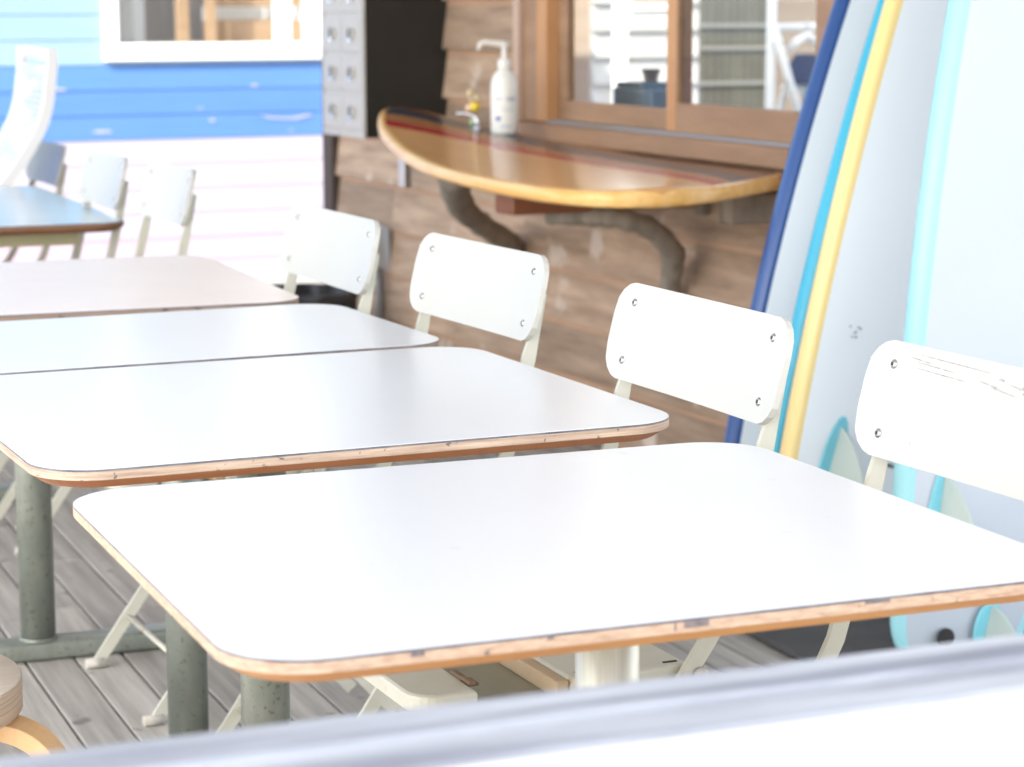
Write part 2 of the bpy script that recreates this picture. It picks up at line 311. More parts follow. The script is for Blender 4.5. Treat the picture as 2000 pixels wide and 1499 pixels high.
# ------------------------------------------------------------------ tables
def rrect(L, D, r, z, inset=0, k=9):
    r2 = r-inset*.6; out = []
    for cx, cy, a0 in ((L/2, D/2, 0), (-L/2, D/2, 90), (-L/2, -D/2, 180), (L/2, -D/2, 270)):
        sx = 1 if cx > 0 else -1; sy = 1 if cy > 0 else -1
        ox = cx-sx*(r2+inset); oy = cy-sy*(r2+inset)
        for j in range(k+1):
            a = radians(a0+90*j/k); out.append(Vector((ox+r2*cos(a), oy+r2*sin(a), z)))
    return out
def table(label, c, L, D, rot, post_xy, ply, bev, postm, zt=.70, pr=.0325, apron=False, lam='lam', group='white top pedestal tables'):
    t = thing('cafe_table', label, 'table', (c[0], c[1], 0), rot, group)
    rings = [rrect(L, D, .075, zt, .0015), rrect(L, D, .075, zt-.0006), rrect(L, D, .075, zt-.0030, .0), rrect(L, D, .075, zt-.0125),
             rrect(L, D, .075, zt-.0135, .0015), rrect(L, D, .075, zt-.024, .016), rrect(L, D, .075, zt-.0245, .02)]
    ms = [lam, 'lamline', ply, ply, bev, 'under']
    b = MB(); n = len(rings[0])
    b.loops(rings, lam, cap0=True, cap1=False, smooth=False, mfun=lambda i, j: ms[i])
    b.add(rings[-1], [tuple(range(n))], 'under'); b.obj('tabletop', t)
    R = Matrix.Rotation(-rot, 2); p = R @ (Vector(post_xy)-Vector(c)); px, py = p
    b = MB(); b.lathe([(pr, .036), (pr, zt-.066), (pr-.0015, zt-.065), (pr-.0015, zt-.0625), (pr+.001, zt-.0615), (pr+.0018, zt-.034)][:], postm, (px, py, 0), 40)
    b.lathe([(pr+.003, .0375), (pr+.003, .040), (pr+.001, .043)], postm, (px, py, 0), 40); b.obj('column', t)
    b = MB(); b.box((px, py, zt-.029), (.30, .30, .008), postm); b.obj('mounting_plate', t)
    if apron:
        b = MB(); b.rect(-L/2+.10, L/2-.10, -D/2+.12, -D/2+.15, zt-.062, zt-.0335, 'olive'); b.obj('apron', t)
    # oval foot bar
    ring = []
    for i, xx in enumerate([-.30, -.297, -.285, -.26, 0, .26, .285, .297, .30]):
        s = [.55, .8, .95, 1, 1, 1, .95, .8, .55][i]
        ring.append([Vector((px+xx, py+math.copysign(abs(cos(a))**.35, cos(a))*.033*s, .0195+math.copysign(abs(sin(a))**.35, sin(a))*.0185)) for a in [2*pi*(j+.5)/20 for j in range(20)]])
    b = MB(); b.loops(ring, 'post'); b.obj('foot_bar', t)
    return t
def tc(x0, y0, L, D, a): return (x0+cos(a)*L/2-sin(a)*D/2, y0+sin(a)*L/2+cos(a)*D/2)
Lt, Dt = .8074, .7064
table('nearest white table with pale plywood edge and bright metal column', tc(.4594, 1.6973, Lt, Dt, 0), Lt, Dt, 0, (.935, 2.05), 'ply', 'bevel', 'galv')
table('second table from the railing, white top with chipped reddish brown edge', tc(.461, 2.5075, Lt, Dt, .0351), Lt, Dt, .0351, (.813, 2.875), 'ply2', 'bevel2', 'post')
table('third table from the railing, narrow white top with grey brown edge', (.82, 3.515), .80, .53, .05, (.867, 3.52), 'ply3', 'ply3', 'post')
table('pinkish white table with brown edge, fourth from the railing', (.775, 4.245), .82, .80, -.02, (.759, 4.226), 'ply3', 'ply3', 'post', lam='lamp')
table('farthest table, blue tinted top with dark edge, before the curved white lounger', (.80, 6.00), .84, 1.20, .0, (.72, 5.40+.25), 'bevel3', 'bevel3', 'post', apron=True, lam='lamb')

b = MB(); t0 = [o for o in bpy.data.objects if o.name == 'cafe_table'][0]
for x0, x1, z0, z1 in ((.836, .8375, .690, .6975), (.845, .868, .6915, .6975), (.72, .726, .6945, .6975), (.601, .613, .693, .6975), (1.02, 1.045, .6945, .6975)):
    b = MB(); b.rect(x0-t0.location.x, x1-t0.location.x, -.7064/2-.0006, -.7064/2+.002, z0, z1, 'chip'); b.obj('edge_chip', t0)

# ------------------------------------------------------------------ folding chairs (local +x points away from the table)
def make_chair(label):
    t = thing('folding_chair', label, 'chair', (0, 0, 0), 0, 'cream folding chairs along the tables')
    HW = .190
    prof = [(.008, .012), (.106, .148), (.20, .285), (.292, .422), (.322, .465), (.345, .51), (.360, .56), (.378, .63), (.393, .69), (.401, .72), (.4165, .785)]
    for s in (-1, 1):
        b = MB(); b.strip(prof, [.021]*9+[.016, .010, .008], .007, 'chairleg', s*HW); b.obj('side_frame', t)
        b = MB(); b.tube([(-.016, s*HW, .009), (.018, s*HW, .009)], [.009, .010], 'rubber', 10); b.obj('foot_cap', t)
        b = MB(); b.strip([(.0, .405), (.19, .21), (.37, .012)], .022, .006, 'chairleg', s*(HW-.022)); b.obj('rear_leg', t)
        b = MB(); b.tube([(.306, s*(HW-.016), .418), (.306, s*(HW+.007), .418)], .0095, 'rust', 12)
        b.tube([(.306, s*(HW+.007), .418), (.306, s*(HW+.014), .418)], [.011, .006], 'rubber', 12); b.obj('pivot_bolt', t)
    b = MB(); b.tube([(.066, -HW, .090), (.066, HW, .090)], .005, 'chairleg', 8); b.obj('cross_bar', t)
    b = MB(); b.tube([(.333, -HW+.02, .055), (.333, HW-.02, .055)], .005, 'chairleg', 8); b.obj('cross_bar', t)
    # seat: front slat, rear slat and the recessed sheet between
    def slat(x0, x1, r0, z, th, m, lip):
        b = MB(); out = []
        y = HW-.010
        for cx, cy, a0, r in ((x1, y, 0, .004), (x0, y, 90, r0), (x0, -y, 180, r0), (x1, -y, 270, .004)):
            sx = 1 if a0 in (0, 270) else -1; sy = 1 if cy > 0 else -1
            for j in range(7):
                a = radians(a0+15*j); out.append(Vector((cx-sx*r+r*cos(a), cy-sy*r+r*sin(a), z)))
        def sh(d, dz):
            c = Vector(((x0+x1)/2, 0, 0)); res = []
            for p in out:
                v = Vector((p.x-c.x, p.y, 0)); sx = (abs(v.x)-d)/max(abs(v.x), 1e-4); sy = (abs(v.y)-d)/max(abs(v.y), 1e-4)
                res.append(Vector((c.x+v.x*sx, v.y*sy, z+dz)))
            return res
        b.loops([sh(.004, 0), sh(.001, -.002), sh(0, -.005), sh(0, -lip), sh(.003, -lip)], m, cap1=False, smooth=False)
        b.add(sh(.004, -lip*.5), [tuple(range(len(out)))], m)
        return b
    slat(-.055, .024, .035, .430, 0, 'chairleg', .020).obj('seat_front_panel', t)
    slat(.142, .300, .010, .430, 0, 'chairleg', .026).obj('seat_rear_panel', t)
    b = MB(); b.rect(.018, .150, -HW+.014, HW-.014, .402, .405, 'khaki'); b.rect(.124, .1415, -HW+.014, HW-.014, .4055, .427, 'tan', ch=.002); b.obj('seat_middle_sheet', t)
    b = MB(); b.box((.0255, -HW+.060, .4325), (.008, .055, .004), 'rust', ch=.001); b.box((.032, -HW+.055, .4275), (.014, .026, .004), 'rust', ch=.001); b.obj('hinge', t)
    for xx, yy in ((.165, -HW+.03), (.280, -HW+.025), (.165, -HW+.15), (.280, -HW+.14)):
        b = MB(); b.box((xx, yy, .4305), (.018, .004, .0012), 'lock'); b.obj('slot_screw', t)
    # backrest: thin curved board, face normal tilted with the side frame
    tilt = .242; H = .131; Wd = .445; zc = .7786; xc = .40
    def P(u, v, o):       # u across, v up
        bow = .014*(1-(2*u/Wd)**2)+.0035
        d = o+.0055+bow-.012
        return Vector((xc+v*sin(tilt)+d*cos(tilt), u, zc+v*cos(tilt)-d*sin(tilt)))
    nu, nv, rc = 24, 8, .040
    outline = []
    for cx, cy, a0 in ((Wd/2-rc, H/2-rc, 0), (-Wd/2+rc, H/2-rc, 90), (-Wd/2+rc, -H/2+rc, 180), (Wd/2-rc, -H/2+rc, 270)):
        for j in range(9): a = radians(a0+90*j/8); outline.append((cx+rc*cos(a), cy+rc*sin(a)))
    def fit_row(v):
        us = [p for p in outline]; dv = max(0, abs(v)-(H/2-rc)); return Wd/2-rc+sqrt(max(0, rc*rc-dv*dv))
    vs_ = [-H/2+.0003, -H/2+.004, -H/2+.012, -H/2+.024, -H/2+.046, -.02, 0, .02, H/2-.046, H/2-.024, H/2-.012, H/2-.004, H/2-.0003]
    b = MB(); fr_, bk = [], []
    for v in vs_:
        hwv = fit_row(v); row = [-hwv+2*hwv*i/nu for i in range(nu+1)]
        fr_.append([P(u, v, -.0040) for u in row]); bk.append([P(u, v, .0050) for u in row])
    rows, colN = len(vs_), nu+1; vv = [p for r in fr_ for p in r]+[p for r in bk for p in r]; off = rows*colN; F = []
    for i in range(rows-1):
        for j in range(nu):
            a = i*colN+j; F.append((a, a+1, a+1+colN, a+colN)); F.append((off+a, off+a+colN, off+a+1+colN, off+a+1))
        for j in (0, nu): a = i*colN+j; F.append((a, a+colN, off+a+colN, off+a))
    for i in (0, rows-1):
        for j in range(nu): a = i*colN+j; F.append((a, off+a, off+a+1, a+1))
    b.add(vv, F, 'chair'); o = b.obj('backrest', t, bevel=.003)
    for su in (-1, 1):
        for sv in (-1, 1):
            u, v = su*.180, sv*(H/2-.0264); b = MB(); c = P(u, v, -.0040); nrm = Vector((-cos(tilt), 0, sin(tilt)))
            b.tube([c-nrm*.001, c+nrm*.0008, c+nrm*.002, c+nrm*.0026], [.0056, .0054, .0040, .001], 'rivet', 14)
            b.tube([c+nrm*.0026, c+nrm*.0029], .0022, 'lock', 8); b.obj('rivet', t)
    return t, P
chairs = [  # (x, y of the backrest middle, rotation in radians, scale, label)
    (1.3434, 2.0005, .0601, 1, 'nearest cream chair, scratched backrest cut off by the right frame edge'),
    (1.3001, 2.5900, .0365, 1, 'cream folding chair whose backrest overlaps the blue surfboard rails'),
    (1.2933, 3.3311, .0805, 1, 'cream folding chair under the driftwood branch, third from the railing'),
    (1.2497, 3.9496, .0484, 1, 'cream folding chair in front of the dark ribbed bin'),
    (1.271, 5.240, .06, .81, 'small distant cream chair at the right corner of the blue tinted table'),
    (1.223, 5.700, .05, .81, 'middle one of the three distant cream chairs before the white siding'),
    (1.330, 7.000, .035, .95, 'farthest cream chair, partly behind the curved white lounger'),
]
proto, PB = make_chair(chairs[0][4])
first = proto
for i, (x, y, a, s, lab) in enumerate(chairs):
    c = proto if i == 0 else copy_tree(first)
    dx = .40
    c.rotation_euler = (0, 0, a); c.location = (x-dx*cos(a), y-dx*sin(a), 0)
    c.scale = (1, s, 1)
    if i == 6: c.scale = (1, s, .945)
    c['label'] = lab
    if i: c['group'] = 'cream folding chairs along the tables'
# scratches of the nearest chair (kept with it only)
b = MB()
for u0, u1, v in ((.150, .02, .0555), (.145, .075, .047), (.145, .06, .0405), (.158, .12, .051), (.04, .0, .0425), (.02, -.03, .0385), (-.01, -.06, .0455)):
    k = 6; vs = []
    for i in range(k+1):
        uu = u0+(u1-u0)*i/k; th = .0006*(1 if 0 < i < k else .2)
        vv = v-.0025*i/k*(1 if u0 > .1 else 1.6)
        vs += [PB(uu, vv-th, -.0044), PB(uu, vv+th, -.0044)]
    b.add(vs, [(2*i, 2*i+1, 2*i+3, 2*i+2) for i in range(k)], 'scr')
for u, v, s in ((.005, .049, .003), (-.035, .045, .0035), (-.038, .040, .003), (-.03, .0435, .002), (.0, .0485, .002)):
    b.add([PB(u-s, v-.001, -.0044), PB(u+s, v-.002, -.0044), PB(u+s*.7, v+.001, -.0044), PB(u-s*.5, v+.002, -.0044)], [(0, 1, 2, 3)], 'scr')
b.obj('paint_scratches', proto)

# ------------------------------------------------------------------ bent wood stool
t = thing('round_stool', 'round bentwood stool with layered rim at the lower left corner', 'stool', (.285, 2.665, 0))
b = MB(); b.lathe([(.001, .4405), (.168, .4405), (.170, .4385)], 'stoolt', n=56); b.lathe([(.170, .4385), (.1705, .436), (.1705, .403), (.168, .4005), (.001, .4005)], 'stoole', n=56); b.obj('seat', t)
for k in range(3):
    a = radians(-24+120*k); ca, sa = cos(a), sin(a)
    path = [(.02, .3895), (.12, .3895), (.155, .387), (.185, .375), (.206, .354), (.217, .325), (.220, .295), (.223, .15), (.227, .0)]
    P2 = smooth_path([Vector((p[0], 0, p[1])) for p in path], 4); rings = []
    for i, p in enumerate(P2):
        tt = (P2[min(i+1, len(P2)-1)]-P2[max(i-1, 0)]).normalized(); nr = Vector((tt.z, 0, -tt.x)); q = []
        for sx, sy in ((-1, -1), (1, -1), (1, 1), (-1, 1)):
            v = p+nr*.0105*sx+Vector((0, .024*sy, 0)); q.append(Vector((v.x*ca-v.y*sa, v.x*sa+v.y*ca, v.z)))
        rings.append(q)
    b = MB(); b.loops(rings, 'birch', smooth=False); b.obj('leg', t, bevel=.002)

# ------------------------------------------------------------------ leaning surfboards
def gfun(u, tail):
    if u > .5: return max(0, 1-max(0, (u-.5)/.5)**2.2)**.75
    k = max(0, (.5-u)/.5); return (1-(1-tail)*k**2.2)*(.85+.15*min(1, u/.014)**.5)
def surfboard(label, tn, wy, rho, beta, tail, railm, botm, th=.064, deckm=None, strip=.020, fins=(), plug=None, hw=.28, L=2.75):
    sr, cr, sb, cb = sin(rho), cos(rho), sin(beta), cos(beta)
    a = BP(sr*cb, sb, cr*cb); e = BP(cr, 0, -sr); n = a.cross(e)
    root = bpy.data.objects.new('surfboard', None); COL.objects.link(root)
    mm = Matrix((e, n, a)).transposed().to_4x4(); mm.translation = BP(tn, wy, .012); root.matrix_world = mm
    tag(root, label, 'surfboard', 'surfboards leaning in a stack')
    NS, NC = 70, 40; rings = []; par = []
    for i in range(NS+1):
        u = (i/NS)**1.3*.998+.001 if i < NS else .999
        h = max(.004, hw*gfun(u, tail)); tk = th/2*min(1, .3+u*9)*min(1, .2+(1-u)*5); row = []
        sb_ = min(strip, h*.45); st_ = min(strip*1.8, h*.6)
        def dome(x): return 1-.30*(abs(x)/h)**2
        def rail(sg):           # from the bottom edge of the rail band round to its top edge
            o = []; ya_, yb_ = -tk*dome(h-sb_), tk*dome(h-st_)
            for k in range(11):
                q = -pi/2+pi*k/10; rx = sb_ if q < 0 else st_; ry = abs(ya_) if q < 0 else yb_
                o.append(Vector((sg*(h-rx+rx*abs(cos(q))**.75), (ry*abs(sin(q))**.8)*(1 if q > 0 else -1), u*L)))
            return o
        row += rail(1)
        for k in range(1, 8): x = (h-st_)*(1-2*k/8); row.append(Vector((x, tk*dome(x), u*L)))
        row += rail(-1)[::-1]
        for k in range(1, 8): x = -(h-sb_)*(1-2*k/8); row.append(Vector((x, -tk*dome(x), u*L)))
        rings.append(row); par.append(h)
    def mf(i, j):
        if j < 10 or 18 <= j < 28: return railm
        return (deckm or botm) if j < 18 else botm
    b = MB(); b.loops(rings, botm, mfun=mf); b.obj('board', root)
    # parts mounted on the bottom (local -y)
    for (x, s, flen, fh, toe, lean) in fins:
        y0 = -th/2*.88-.001
        Rm = Matrix.Rotation(toe, 4, 'Y'); T = Matrix.Translation((x, y0, s))
        k = 22; out = [Vector((.030*cos(2*pi*i/k)*(1 if cos(2*pi*i/k) > 0 else 1), 0, (flen*.62)*sin(2*pi*i/k))) for i in range(k)]
        b = MB(); top = [T @ Rm @ (p*Vector((1, 1, 1))[0]) for p in out]
        b.loops([[T @ Rm @ p for p in out], [T @ Rm @ (Vector((p.x*.9, -.004, p.z*.97))) for p in out]], 'aquafin', cap0=False); po = b.obj('fin_patch', root)
        # fin profile in (z, -y): leading edge upward, raked tip downward
        prof = []; K = 12
        for i in range(K+1): tt = i/K; prof.append((flen/2-flen*1.02*tt**1.25, fh*(1-(1-tt)**1.7)))
        for i in range(1, K+1): tt = i/K; prof.append((-flen/2*1.04+(-.0+flen*.22)*sin(tt*pi/2)-flen*.17*tt, fh*(1-tt)))
        b = MB(); ring0, ring1 = [], []
        for z_, y_ in prof:
            tk2 = .004*(1-.6*y_/fh); lx = lean*y_
            ring0.append(T @ Rm @ Vector((lx-tk2, -.003-y_, z_))); ring1.append(T @ Rm @ Vector((lx+tk2, -.003-y_, z_)))
        b.loops([ring0, ring1], 'fin', smooth=False); b.obj('fin', root)
    if plug:
        x, s = plug; y0 = -th/2*.93-.003; b = MB(); b.tube([(x, y0+.004, s), (x, y0-.0015, s)], .018, 'lock', 24); b.obj('leash_plug', root)
    return root
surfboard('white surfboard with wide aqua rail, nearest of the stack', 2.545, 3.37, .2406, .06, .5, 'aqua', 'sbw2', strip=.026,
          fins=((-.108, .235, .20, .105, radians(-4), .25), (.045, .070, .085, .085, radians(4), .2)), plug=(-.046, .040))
b3 = surfboard('white surfboard with yellow rail and beige deck, second nearest of the stack', 2.5035, 3.72, .3624, .06, .6, 'yellow', 'sbw', deckm='beige', strip=.022,
          fins=((-.112, .262, .20, .115, radians(-2), .25),))
surfboard('surfboard with cyan rail squeezed between navy and yellow ones', 2.537, 3.86, .4014, .06, .5, 'cyan', 'sbw', strip=.02)
surfboard('surfboard with navy blue rail, farthest of the stack', 2.513, 4.0, .4105, .06, .45, 'navy', 'sbw', strip=.018)
b = MB()
for k, (x0, x1, z) in enumerate(((.0, .048, .336), (.012, .044, .322))):
    for q in range(9):
        xa = x0+(x1-x0)*q/9; b.box((xa+.002, -.0325, z), (.0035, .0008, .005+.002*(q % 3)), 'inkk')
b.obj('printed_lettering', b3)
b = MB()
for x, z, s, a in ((-.150, .545, .008, .9), (-.143, .556, .010, -.2), (-.146, .537, .007, .5), (-.165, .553, .004, .3), (-.155, .535, .003, 0)):
    b.box((x, -.0328, z), (s, .0006, .0028), 'inkk', rot=Matrix.Rotation(-a, 3, 'Y'))
b.obj('scuff_mark', b3)
b = MB(); b.rect(0, 1.9, 0, .9, .0, .012, 'matt', ch=.005)
o = b.obj('floor_mat'); o.location = (2.055, 3.10, .003); tag(o, 'dark rubber mat under the leaning surfboards', 'mat')

# ------------------------------------------------------------------ wooden building on the right
t = thing('wooden_building', 'weathered brown clapboard building with sliding window', 'building', BP(3, 4.3), BA)
W0, W1, ZT = 0.05, 3.30, 2.6           # local y
oy0, oy1, oz0, oz1 = .14, 1.75, .835, 2.05
def clap(b, x, y0, y1, z0, z1, m, out=.024, inn=.004, axis='y', hgt_top=None, bk=.02):
    vs = []
    for yy in (y0, y1):
        for (xx, zz) in ((x-out, z0), (x-inn, z1), (x+bk, z1), (x+bk, z0)):
            vs.append((xx, yy, zz) if axis == 'y' else (yy, xx, zz))
    b.add(vs, [(0, 1, 2, 3), (4, 7, 6, 5), (0, 4, 5, 1), (1, 5, 6, 2), (2, 6, 7, 3), (3, 7, 4, 0)], m)
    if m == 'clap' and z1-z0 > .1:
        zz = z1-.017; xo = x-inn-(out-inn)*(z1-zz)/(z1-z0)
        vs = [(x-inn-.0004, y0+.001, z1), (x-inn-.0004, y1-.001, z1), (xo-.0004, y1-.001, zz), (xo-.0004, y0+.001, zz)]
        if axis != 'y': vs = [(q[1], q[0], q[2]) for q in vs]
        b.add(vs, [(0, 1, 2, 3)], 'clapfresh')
b = MB(); z = -.125
while z < ZT:
    z1 = z+.149
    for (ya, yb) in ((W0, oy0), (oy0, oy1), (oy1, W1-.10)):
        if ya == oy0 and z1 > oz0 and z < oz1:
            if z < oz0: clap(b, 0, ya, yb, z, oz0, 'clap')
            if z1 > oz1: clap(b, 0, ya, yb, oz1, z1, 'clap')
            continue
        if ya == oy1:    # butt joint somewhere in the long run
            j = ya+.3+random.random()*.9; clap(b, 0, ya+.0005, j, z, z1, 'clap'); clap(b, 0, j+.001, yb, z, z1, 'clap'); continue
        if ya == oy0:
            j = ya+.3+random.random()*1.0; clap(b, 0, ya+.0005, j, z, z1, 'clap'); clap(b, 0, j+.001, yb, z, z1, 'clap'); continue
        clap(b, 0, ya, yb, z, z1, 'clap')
    z = z1
b.rect(.021, .09, W0, oy0-.02, -.12, ZT, 'clapdark'); b.rect(.021, .09, oy1+.02, W1, -.12, ZT, 'clapdark'); b.rect(.0215, .09, oy0-.02, oy1+.02, -.12, oz0-.01, 'clapdark'); b.rect(.0215, .09, oy0-.02, oy1+.02, oz1+.01, ZT, 'clapdark')
b.obj('clapboard_wall', t)
b = MB(); z = -.125
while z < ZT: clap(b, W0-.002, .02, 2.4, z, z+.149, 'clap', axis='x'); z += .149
b.rect(.02, 2.4, W0+.019, W0+.07, -.12, ZT, 'clapdark'); b.obj('return_wall', t)
b = MB(); b.rect(-.035, .03, W1-.10, W1-.012, -.12, ZT, 'clapdark'); b.rect(-.012, .09, W1-.012, W1+.01, -.12, ZT, 'clapdark'); b.obj('corner_post', t)
b = MB(); b.rect(-4.75, 1.5, -4.5, 3.45, 2.62, 2.68, 'roofw'); b.obj('roof', t)  # unseen porch roof, added to keep the sun off deck and wall
for px, py in ((-4.6, -4.4), (-4.6, 3.3)):
    b = MB(); b.rect(px-.06, px+.06, py-.06, py+.06, -.12, 2.62, 'clapdark'); b.obj('roof_post', t)  # posts carrying the added roof
# window: casing, sill, track, two sliding sashes
b = MB(); b.rect(-.030, .02, oy1-.002, oy1+.036, oz0-.02, oz1+.05, 'trim', ch=.002); b.rect(-.012, .05, oy1-.100, oy1-.003, oz0+.04, oz1, 'frame', ch=.002)
b.rect(-.022, .05, oy1-.164, oy1-.101, oz0+.04, oz1, 'framelt', ch=.002); b.rect(-.028, .06, oy0-.03, oy0+.03, oz0+.04, oz1, 'frame'); b.rect(-.03, .05, oy0-.03, oy1+.036, oz1, oz1+.06, 'frame')
win = b.obj('window', t)
b = MB(); b.rect(-.055, .06, oy0-.03, oy1-.001, oz0-.012, oz0+.038, 'frame', ch=.004); b.obj('sill', win)
b = MB(); b.rect(-.020, .05, oy0, oy1-.165, oz0+.0385, oz0+.046, 'alu'); b.obj('track', win)
def sash(x, ya, yb, name, rl=.06, lt=.065, m='frame', ml='frame', mr='framelt'):
    z0 = oz0+.0465; b = MB(); b.rect(x-.013, x+.013, ya, yb, z0, z0+rl, m, ch=.002)
    b.rect(x-.0135, x+.0135, ya, ya+lt, z0+rl, oz1-.01, mr, ch=.002); b.rect(x-.0135, x+.0135, yb-lt, yb, z0+rl, oz1-.01, ml, ch=.002)
    s = b.obj('sash', win); b = MB(); b.rect(x-.002, x+.002, ya+lt, yb-lt, z0+rl, oz1-.01, 'glass'); b.obj('pane', s); return s
sash(.028, .88, oy1-.166, 'far', rl=.055, lt=.05)
sash(-.004, oy0+.032, .912, 'near', rl=.075, lt=.055, ml='frame', mr='frame')
b = MB(); b.rect(-.018, -.0175+.002, .862, .908, oz0+.05, oz1-.01, 'framelt'); b.obj('sash_stile_face', win)
b = MB(); b.rect(.10, .55, .15, 1.9, .845, .875, 'frame'); b.rect(.12, .15, .2, .25, -.12, .845, 'frame'); b.rect(.12, .15, 1.8, 1.85, -.12, .845, 'frame'); b.obj('inner_counter', t)

# things on the inner counter
def bloc(n, w, z): p = BP(n, w, z); return (p.x, p.y, p.z)
t = thing('storage_box', 'slate blue box on the counter inside the window', 'box', bloc(3.32, 5.88, .8755), BA)
b = MB(); b.rect(-.07, .07, -.115, .115, 0, .090, 'bbox', ch=.006); b.obj('case', t)
b = MB(); b.rect(-.06, .06, -.02, .113, .0905, .106, 'bbox', ch=.003); b.obj('lid', t)
t = thing('brass_cup', 'small brown cup standing on the blue box', 'cup', bloc(3.32, 5.86+.03, .983), BA)
b = MB(); b.lathe([(.018, 0), (.019, .003), (.028, .036), (.029, .037), (.026, .034), (.016, .006)], 'cup'); b.obj('bowl', t)
t = thing('card_reader', 'grey slanted device with white label on the inner counter', 'device', bloc(3.30, 5.47, .8755), BA)
b = MB(); b.box((0, 0, .025), (.09, .13, .02), 'steel', rot=Matrix.Rotation(-.5, 3, 'Y'), ch=.004); b.rect(.0, .05, -.05, .05, 0, .03, 'lock'); b.obj('body', t)
t = thing('saucer', 'white round dish inside the window beside the sash stile', 'dish', bloc(3.27, 5.62, .8755), BA)
b = MB(); b.lathe([(.02, 0), (.025, .002), (.03, .03), (.026, .034), (.01, .036)], 'plastic'); b.obj('dish', t)

# ------------------------------------------------------------------ mail locker
t = thing('mail_locker', 'grey mailbox cabinet with black side hung on the clapboard wall', 'mailbox', BP(2.716, 6.594), BA)
b = MB(); b.rect(.004, .282, 0, .335, .800, 2.0, 'black'); b.obj('cabinet_body', t)
b = MB()
b.rect(-.004, .0035, -.002, .016, .798, 2.0, 'steel'); b.rect(-.004, .0035, .324, .338, .798, 2.0, 'steel'); b.rect(-.004, .0035, .016, .324, .798, .815, 'steel')
b.rect(.0005, .0035, .016, .324, .815, 2.0, 'steel'); b.obj('face_frame', t)
for r in range(9):
    z0 = .822+r*.119
    for c in range(2):
        y0 = .021+c*.153
        b = MB(); b.rect(-.005, .0003, y0, y0+.147, z0, z0+.104, 'steel', ch=.0015); d = b.obj('door', t)
        b = MB(); yc = y0+.066; zc_ = z0+.052
        b.tube([(-.0045, yc+.014, zc_+.004), (-.0085, yc+.014, zc_+.004)], .0165, 'lock', 16); b.box((-.010, yc-.012, zc_+.004), (.010, .012, .030), 'steel', ch=.002)
        b.box((-.0115, yc+.002, zc_-.017), (.012, .026, .010), 'chrome', ch=.002); b.obj('lock', d)

# ------------------------------------------------------------------ counter made of a surfboard, on driftwood branches
t = thing('surfboard_counter', 'varnished striped surfboard used as window counter on driftwood brackets', 'counter', BP(2.646, 4.961), BA)
OUT = [(4.25, 2.425), (4.256, 2.37), (4.27, 2.323), (4.31, 2.283), (4.35, 2.262), (4.46, 2.239), (4.68, 2.243), (4.93, 2.272), (5.23, 2.324), (5.54, 2.392), (5.76, 2.45), (6.03, 2.526), (6.22, 2.60), (6.33, 2.655), (6.39, 2.70), (6.405, 2.722)]
INN = [(4.25, 2.43), (4.256, 2.47), (4.27, 2.52), (4.31, 2.60), (4.40, 2.73), (4.527, 2.90), (4.62, 2.968), (4.8, 2.982), (5.3, 2.982), (5.6, 2.94), (5.83, 2.89), (6.0, 2.86), (6.155, 2.82), (6.30, 2.79), (6.37, 2.762), (6.405, 2.728)]
REDC = [(4.2, 2.615), (4.85, 2.632), (5.19, 2.668), (5.62, 2.664), (5.87, 2.633), (6.07, 2.585), (6.4, 2.50)]
BLUC = [(4.2, 2.70), (4.69, 2.755), (5.14, 2.787), (5.75, 2.803), (6.10, 2.74), (6.25, 2.68), (6.4, 2.62)]
def lin(T, w):
    if w <= T[0][0]: return T[0][1]
    for (a, x), (c, y) in zip(T, T[1:]):
        if w <= c:
            f = (w-a)/(c-a); return x+(y-x)*f
    return T[-1][1]
def sm(T, w, d=.05): return (lin(T, w-d)+2*lin(T, w)+lin(T, w+d))/4
def zS(w): return .800+.09*(max(0, w-5.1)/1.3)**2
wsS = sorted(set([4.25, 4.2515, 4.254, 4.258, 4.265, 4.275, 4.29, 4.31]+[4.33+.03*i for i in range(67)]+[6.33, 6.35, 6.37, 6.385, 6.395, 6.401, 6.4045]))
rings = []
for w_ in wsS:
    no, ni = lin(OUT, w_), lin(INN, w_)
    if 4.35 < w_ < 6.3: no = sm(OUT, w_)
    hh = (ni-no)/2; mid = (ni+no)/2; rl = min(.022, hh*.5); z0 = zS(w_); tk = .025*min(1, .35+hh*8)
    def dz(n): return tk*(1-.35*((n-mid)/hh)**2)
    row = []
    def arc(sg):        # bottom to top round one rail
        o = []
        for k in range(9):
            q = -pi/2+pi*k/8; o.append((mid+sg*(hh-rl+rl*abs(cos(q))**.8), math.copysign(abs(sin(q))**.8, q)*(dz(mid+hh-rl) if q > 0 else tk*.7)))
        return o
    row += arc(1)
    lo, hi = no+rl+.0008, ni-rl-.0008
    cuts = [lin(BLUC, w_)+.042, lin(BLUC, w_)-.038, lin(REDC, w_)+.029, lin(REDC, w_)-.027]
    cuts = [min(hi, max(lo, c)) for c in cuts]
    ns_ = [hi]+[hi+(cuts[0]-hi)*f for f in (.5, 1)]+[cuts[1], (cuts[1]+cuts[2])/2, cuts[2], cuts[3]]+[cuts[3]+(lo-cuts[3])*f for f in (.33, .66, 1)]
    for i_ in range(1, len(ns_)): ns_[i_] = min(ns_[i_], ns_[i_-1]-.00001*1)
    row += [(n_, dz(max(lo, min(hi, n_)))) for n_ in ns_]
    row += arc(-1)[::-1]
    row += [(mid-hh*.5, -tk*.75), (mid, -tk*.8), (mid+hh*.5, -tk*.75)]
    rings.append([Vector((n_-2.646, w_-4.961, z0+d_)) for n_, d_ in row])
def mfS(i, j):
    if j < 9 or j >= 18: return 'gold'
    return {9: 'brownst', 10: 'brownst', 11: 'bluest', 12: 'honey2', 13: 'honey2', 14: 'redst', 15: 'honey', 16: 'honey', 17: 'honey'}[j]
b = MB(); b.loops(rings, 'gold', mfun=mfS); b.obj('board', t)
